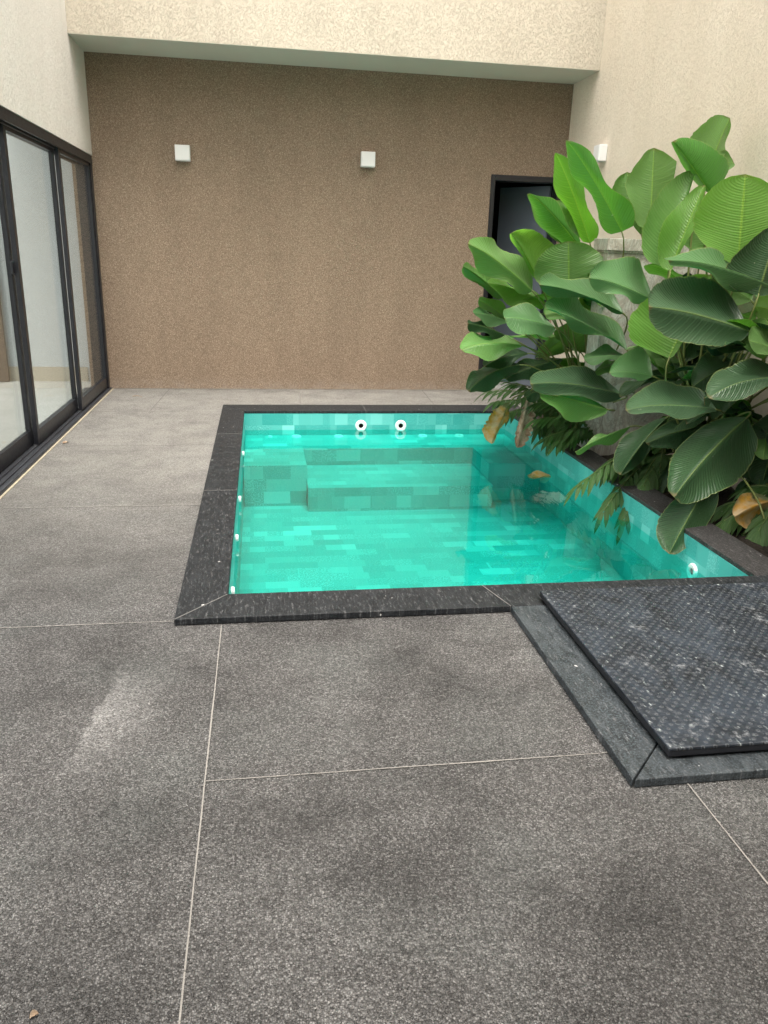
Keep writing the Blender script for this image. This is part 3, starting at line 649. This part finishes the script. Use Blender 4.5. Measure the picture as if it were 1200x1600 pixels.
clump(near, NB, [
 (mt, (1104, 275), (1141, 182), (1086, 212), (1136, 225), 4.9, .1, 0, .15, dict(curl=.1)),
 (mt, (1110, 303), (1051, 220), (1076, 268), (1134, 250), 4.7, -.1, .1, .05, dict(curl=.12, arch=.02)),
 (mt, (1108, 262), (1147, 253), (1128, 270), (1126, 238), 4.95, .1, 0, .05),
 (mt, (1016, 358), (1022, 230), (984, 300), (1066, 292), 5.85, .05, 0, .1, dict(arch=.02, nostem=False)),
 (mt, (1002, 368), (980, 268), (957, 306), (1012, 310), 5.95, .1, .05, .1, dict(arch=.02)),
 (mt, (1045, 420), (1088, 262), (1008, 350), (1062, 340), 4.6, .12, .05, .0, dict(curl=.15)),
 (yg, (1047, 424), (1102, 286), (1036, 360), (1086, 345), 4.52, .05, .05, -.05, dict(curl=.12)),
 (yg, (1153, 414), (1165, 271), (1092, 335), (1228, 332), 4.3, .06, .02, .06, dict(arch=.02, curl=.1)),
 (mt, (1125, 445), (1092, 343), (1072, 378), (1140, 405), 4.8, .05, .0, .05),
 (od, (1185, 462), (1218, 352), (1140, 425), (1245, 418), 4.15, .1, 0, .05, dict(arch=.02)),
 ('teal', (1216, 452), (1045, 401), (1108, 436), (1122, 408), 4.2, -.25, -.12, .12),
 (yg, (1045, 560), (1112, 428), (986, 500), (1085, 500), 4.45, .05, .05, -.02, dict(arch=.03)),
 ('waxy', (1172, 518), (1014, 476), (1082, 536), (1096, 438), 4.1, -.22, -.12, .16, dict(arch=.04, wave=.018)),
 ('teal', (1022, 470), (920, 431), (965, 462), (990, 410), 4.75, -.15, -.08, .12),
 ('teal', (1020, 588), (952, 581), (988, 592), (1005, 546), 4.7, -.1, -.12, .1),
 ('waxy', (1120, 640), (978, 637), (1058, 648), (1062, 598), 4.0, -.22, -.14, .2, dict(arch=.06, wave=.02)),
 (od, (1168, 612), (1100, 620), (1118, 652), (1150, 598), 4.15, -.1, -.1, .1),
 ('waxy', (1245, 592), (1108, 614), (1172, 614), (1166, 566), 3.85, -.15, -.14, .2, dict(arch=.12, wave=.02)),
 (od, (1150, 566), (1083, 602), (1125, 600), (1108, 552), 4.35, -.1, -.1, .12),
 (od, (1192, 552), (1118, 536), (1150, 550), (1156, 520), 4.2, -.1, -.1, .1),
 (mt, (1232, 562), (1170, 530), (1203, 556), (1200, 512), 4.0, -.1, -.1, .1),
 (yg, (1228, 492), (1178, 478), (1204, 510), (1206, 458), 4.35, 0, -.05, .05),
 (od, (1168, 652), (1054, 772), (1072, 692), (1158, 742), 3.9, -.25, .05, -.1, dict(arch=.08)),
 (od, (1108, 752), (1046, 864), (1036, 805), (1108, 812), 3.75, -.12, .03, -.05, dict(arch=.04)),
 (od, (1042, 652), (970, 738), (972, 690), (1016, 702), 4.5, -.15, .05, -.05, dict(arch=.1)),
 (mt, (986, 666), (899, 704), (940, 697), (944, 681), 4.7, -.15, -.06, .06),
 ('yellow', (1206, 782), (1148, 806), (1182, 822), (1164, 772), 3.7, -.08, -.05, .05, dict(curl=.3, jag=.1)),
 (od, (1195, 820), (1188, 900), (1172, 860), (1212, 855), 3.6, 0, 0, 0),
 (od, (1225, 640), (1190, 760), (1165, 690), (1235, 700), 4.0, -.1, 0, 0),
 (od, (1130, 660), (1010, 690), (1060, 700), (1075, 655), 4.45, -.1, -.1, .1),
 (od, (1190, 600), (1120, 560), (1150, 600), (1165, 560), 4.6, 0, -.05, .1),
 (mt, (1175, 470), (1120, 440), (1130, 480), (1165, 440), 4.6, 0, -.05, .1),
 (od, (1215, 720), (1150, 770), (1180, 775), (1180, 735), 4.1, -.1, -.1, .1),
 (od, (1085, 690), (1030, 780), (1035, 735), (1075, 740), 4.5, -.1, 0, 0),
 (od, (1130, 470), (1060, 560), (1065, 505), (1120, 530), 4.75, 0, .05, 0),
])

def fill(root, base, spots, mats, lo=.42, hi=.62):
    for (x, y, z, ax) in spots:
        B = Vector((x, y, z)); a = ax + random.uniform(-.5, .5); el = random.uniform(-.15, .75)
        d = Vector((math.cos(a) * math.cos(el), math.sin(a) * math.cos(el), math.sin(el) - .15)); ln = random.uniform(lo, hi)
        sd_ = d.cross(Vector((random.uniform(-.3, .3), random.uniform(-.3, .3), 1))).normalized() * ln * random.uniform(.2, .27)
        o, dr_ = leaf_obj(root, M[random.choice(mats)], B, B + d * ln, B + d * ln * .42 + sd_, B + d * ln * .42 - sd_, arch=.14, wave=.035, fold=random.uniform(.1, .5))
        stem_obj(root, base, B, dr_)
rnd = random.Random(3)
fill(near, NB, [(rnd.uniform(2.72, 2.98), rnd.uniform(4.3, 5.1), rnd.uniform(.35, 1.05), rnd.choice((3.1, 3.6, 4.2, 4.7))) for _ in range(16)], ['old_shaded', 'old_shaded', 'mature'], .34, .5)
fill(far, FB, [(rnd.uniform(2.35, 2.72), rnd.uniform(5.75, 6.3), rnd.uniform(.45, 1.15), rnd.choice((2.6, 3.1, 3.7, 4.3))) for _ in range(18)], ['mature', 'mature', 'old_shaded'], .4, .55)
fill(near, NB, [(rnd.uniform(2.7, 2.95), rnd.uniform(4.2, 5.0), rnd.uniform(.55, 1.0), rnd.choice((2.6, 3.4, 4.2))) for _ in range(9)], ['mature', 'old_shaded', 'mature'], .36, .5)
fill(near, NB, [(rnd.uniform(2.88, 3.0), rnd.uniform(4.2, 5.3), rnd.uniform(.3, 1.2), rnd.choice((3.1, 4.5, 1.7, 4.2))) for _ in range(16)], ['old_shaded', 'old_shaded', 'mature'], .36, .5)
fill(near, NB, [(rnd.uniform(2.88, 3.0), rnd.uniform(3.9, 4.5), rnd.uniform(.2, .9), rnd.choice((3.1, 4.4, 1.7, 4.2))) for _ in range(12)], ['old_shaded', 'old_shaded', 'mature'], .34, .46)
fill(near, NB, [(rnd.uniform(2.86, 2.98), rnd.uniform(4.9, 5.3), rnd.uniform(1.15, 1.45), rnd.choice((3.1, 4.2, 4.7))) for _ in range(6)], ['mature', 'old_shaded'], .38, .5)
NB2 = Vector((2.82, 3.35, 0))
third = empty('broad_leaf_plant', NB2, 'nearest clump of broad leaves, added mostly out of view to shade the bed', 'plant', 'broad leaf plants in the bed')  # extra clump beside the view, added to shade the lower leaves
fill(third, NB2, [(rnd.uniform(2.76, 2.95), rnd.uniform(2.95, 3.45), rnd.uniform(.6, 1.9), rnd.choice((1.57, 4.71, 4.3))) for _ in range(44)], ['mature', 'old_shaded', 'mature'], .45, .65)
def frond(parent, base, B, T, mat, nl=11, droop=.12, w=.018, ll=.16):
    bm = bmesh.new(); uvl = bm.loops.layers.uv.new('UVMap')
    D = (T - B).length
    pts = bez(B, B.lerp(T, .33) + Vector((0, 0, droop * D * 1.2)), B.lerp(T, .7) + Vector((0, 0, droop * D)), T, 14)
    tube(bm, pts, .0035, .0012, 5)
    side = (T - B).cross(Vector((0, 0, 1))).normalized()
    for i in range(nl):
        s = .22 + .78 * i / (nl - 1); k = s * 14; a = int(min(k, 13)); p = pts[a].lerp(pts[a + 1], k - a); t = (pts[a + 1] - pts[a]).normalized()
        for sg in ((-1, 1) if i < nl - 1 else (0,)):
            dv = (t * (.75 + .4 * s) + side * sg * (.85 - .35 * s) + Vector((0, 0, -.12 - .25 * random.random()))).normalized()
            L = ll * (1 - .45 * abs(s - .45)) * random.uniform(.8, 1.1); wd = dv.cross(Vector((random.uniform(-.3, .3), random.uniform(-.3, .3), 1))).normalized() * w * random.uniform(.8, 1.2)
            prev = None
            for j in range(6):
                u = j / 5; q = p + dv * L * u + Vector((0, 0, -.35 * L * u * u)); ww = wd * math.sin(math.pi * min(1, .12 + u * .88)) ** .7 if j < 5 else wd * .02
                r = [bm.verts.new(q - ww), bm.verts.new(q + Vector((0, 0, -.003))), bm.verts.new(q + ww)]
                if prev:
                    for a_, b_, v0, v1 in ((0, 1, 0, .5), (1, 2, .5, 1)):
                        f = bm.faces.new((prev[a_], prev[b_], r[b_], r[a_]))
                        for l, uvv in zip(f.loops, ((u - .2, v0), (u - .2, v1), (u, v1), (u, v0))): l[uvl].uv = uvv
                prev = r
    finish('frond', bm, mat, parent, smooth=True)
    if (B - base).length > .03:
        bm = bmesh.new(); tube(bm, bez(base, base.lerp(B, .3) + Vector((0, 0, .08)), base.lerp(B, .8), B, 6), .005, .0035, 5); finish('stem', bm, M['stem'], parent, smooth=True)
def palm(base, label, specs, y0):
    r = empty('fern_palm', base, label, 'plant', 'feathery low plants in the bed')
    for (tx, ty, dy) in specs:
        T = at(tx, ty, y0 + dy); B = base + Vector((random.uniform(-.04, .04), random.uniform(-.04, .04), random.uniform(.1, .22)))
        frond(r, base, B, T, M['frond'])
palm(Vector((2.53, 6.25, 0)), 'feathery low plant at the far pool corner under the broad leaves', [(760, 612, 0), (772, 628, -.1), (782, 652, -.25), (800, 600, .2), (825, 640, -.1), (842, 668, -.25), (858, 690, -.4), (880, 660, -.3), (785, 590, .3), (815, 622, -.3), (870, 640, -.1)], 6.15)
palm(Vector((2.55, 5.55, 0)), 'feathery low plant against the foot of the marble pillar', [(838, 655, 0), (850, 685, -.1), (872, 690, -.15), (895, 672, -.1), (835, 630, .1), (865, 625, .1), (890, 645, 0)], 5.45)
palm(Vector((2.66, 4.75, 0)), 'feathery low plant drooping over the middle of the pool ledge', [(897, 765, -.1), (925, 745, 0), (942, 800, -.25), (975, 812, -.3), (950, 720, .1), (990, 690, .2), (1015, 690, .15), (1030, 740, -.1), (1005, 760, -.2), (1060, 720, 0), (965, 770, -.1), (1040, 700, .2)], 4.6)
palm(Vector((2.85, 3.75, 0)), 'feathery low plant deep in the shade at the near end of the bed', [(1110, 830, .1), (1150, 850, 0), (1185, 830, -.1), (1130, 790, .2), (1170, 760, .2)], 3.65)

# fallen bits ------------------------------------------------------------------
def small_leaf(P, a, L, W, mat, label, cat='leaf', name='fallen_leaf'):
    d = Vector((math.cos(a), math.sin(a), 0)); s = Vector((-d.y, d.x, 0))
    o, _ = leaf_obj(None, M[mat], P, P + d * L, P + d * L * .5 + s * W + Vector((0, 0, .012)), P + d * L * .5 - s * W + Vector((0, 0, .008)), arch=.05, n=10, m=3, name=name)
    return tag(o, label, cat)
def gp(px, py, z=0.0):
    d = RX * ((px - 600) / FPX) - UP * ((py - 800) / FPX) + FW; return CAM + d * ((z - CAM.z) / d.z)
small_leaf(gp(826, 746, ZW + .006), .35, .20, .075, 'yellow', 'withered green brown leaf floating on the pool water')
small_leaf(gp(46, 1592, .004), .5, .017, .005, 'dead', 'tiny yellowed leaf lying on the floor at the bottom of the photo')
small_leaf(gp(98, 693, .004), .9, .05, .014, 'dead', 'small orange brown scrap lying by the door track')
bm = bmesh.new(); a, b = gp(207, 619, .006), gp(222, 620, .006); tube(bm, [a, a.lerp(b, .5) + Vector((0, .02, .004)), b], .004, .002, 5)
tag(finish('twig', bm, M['dead']), 'thin dark twig lying on the floor near the brown wall', 'twig')
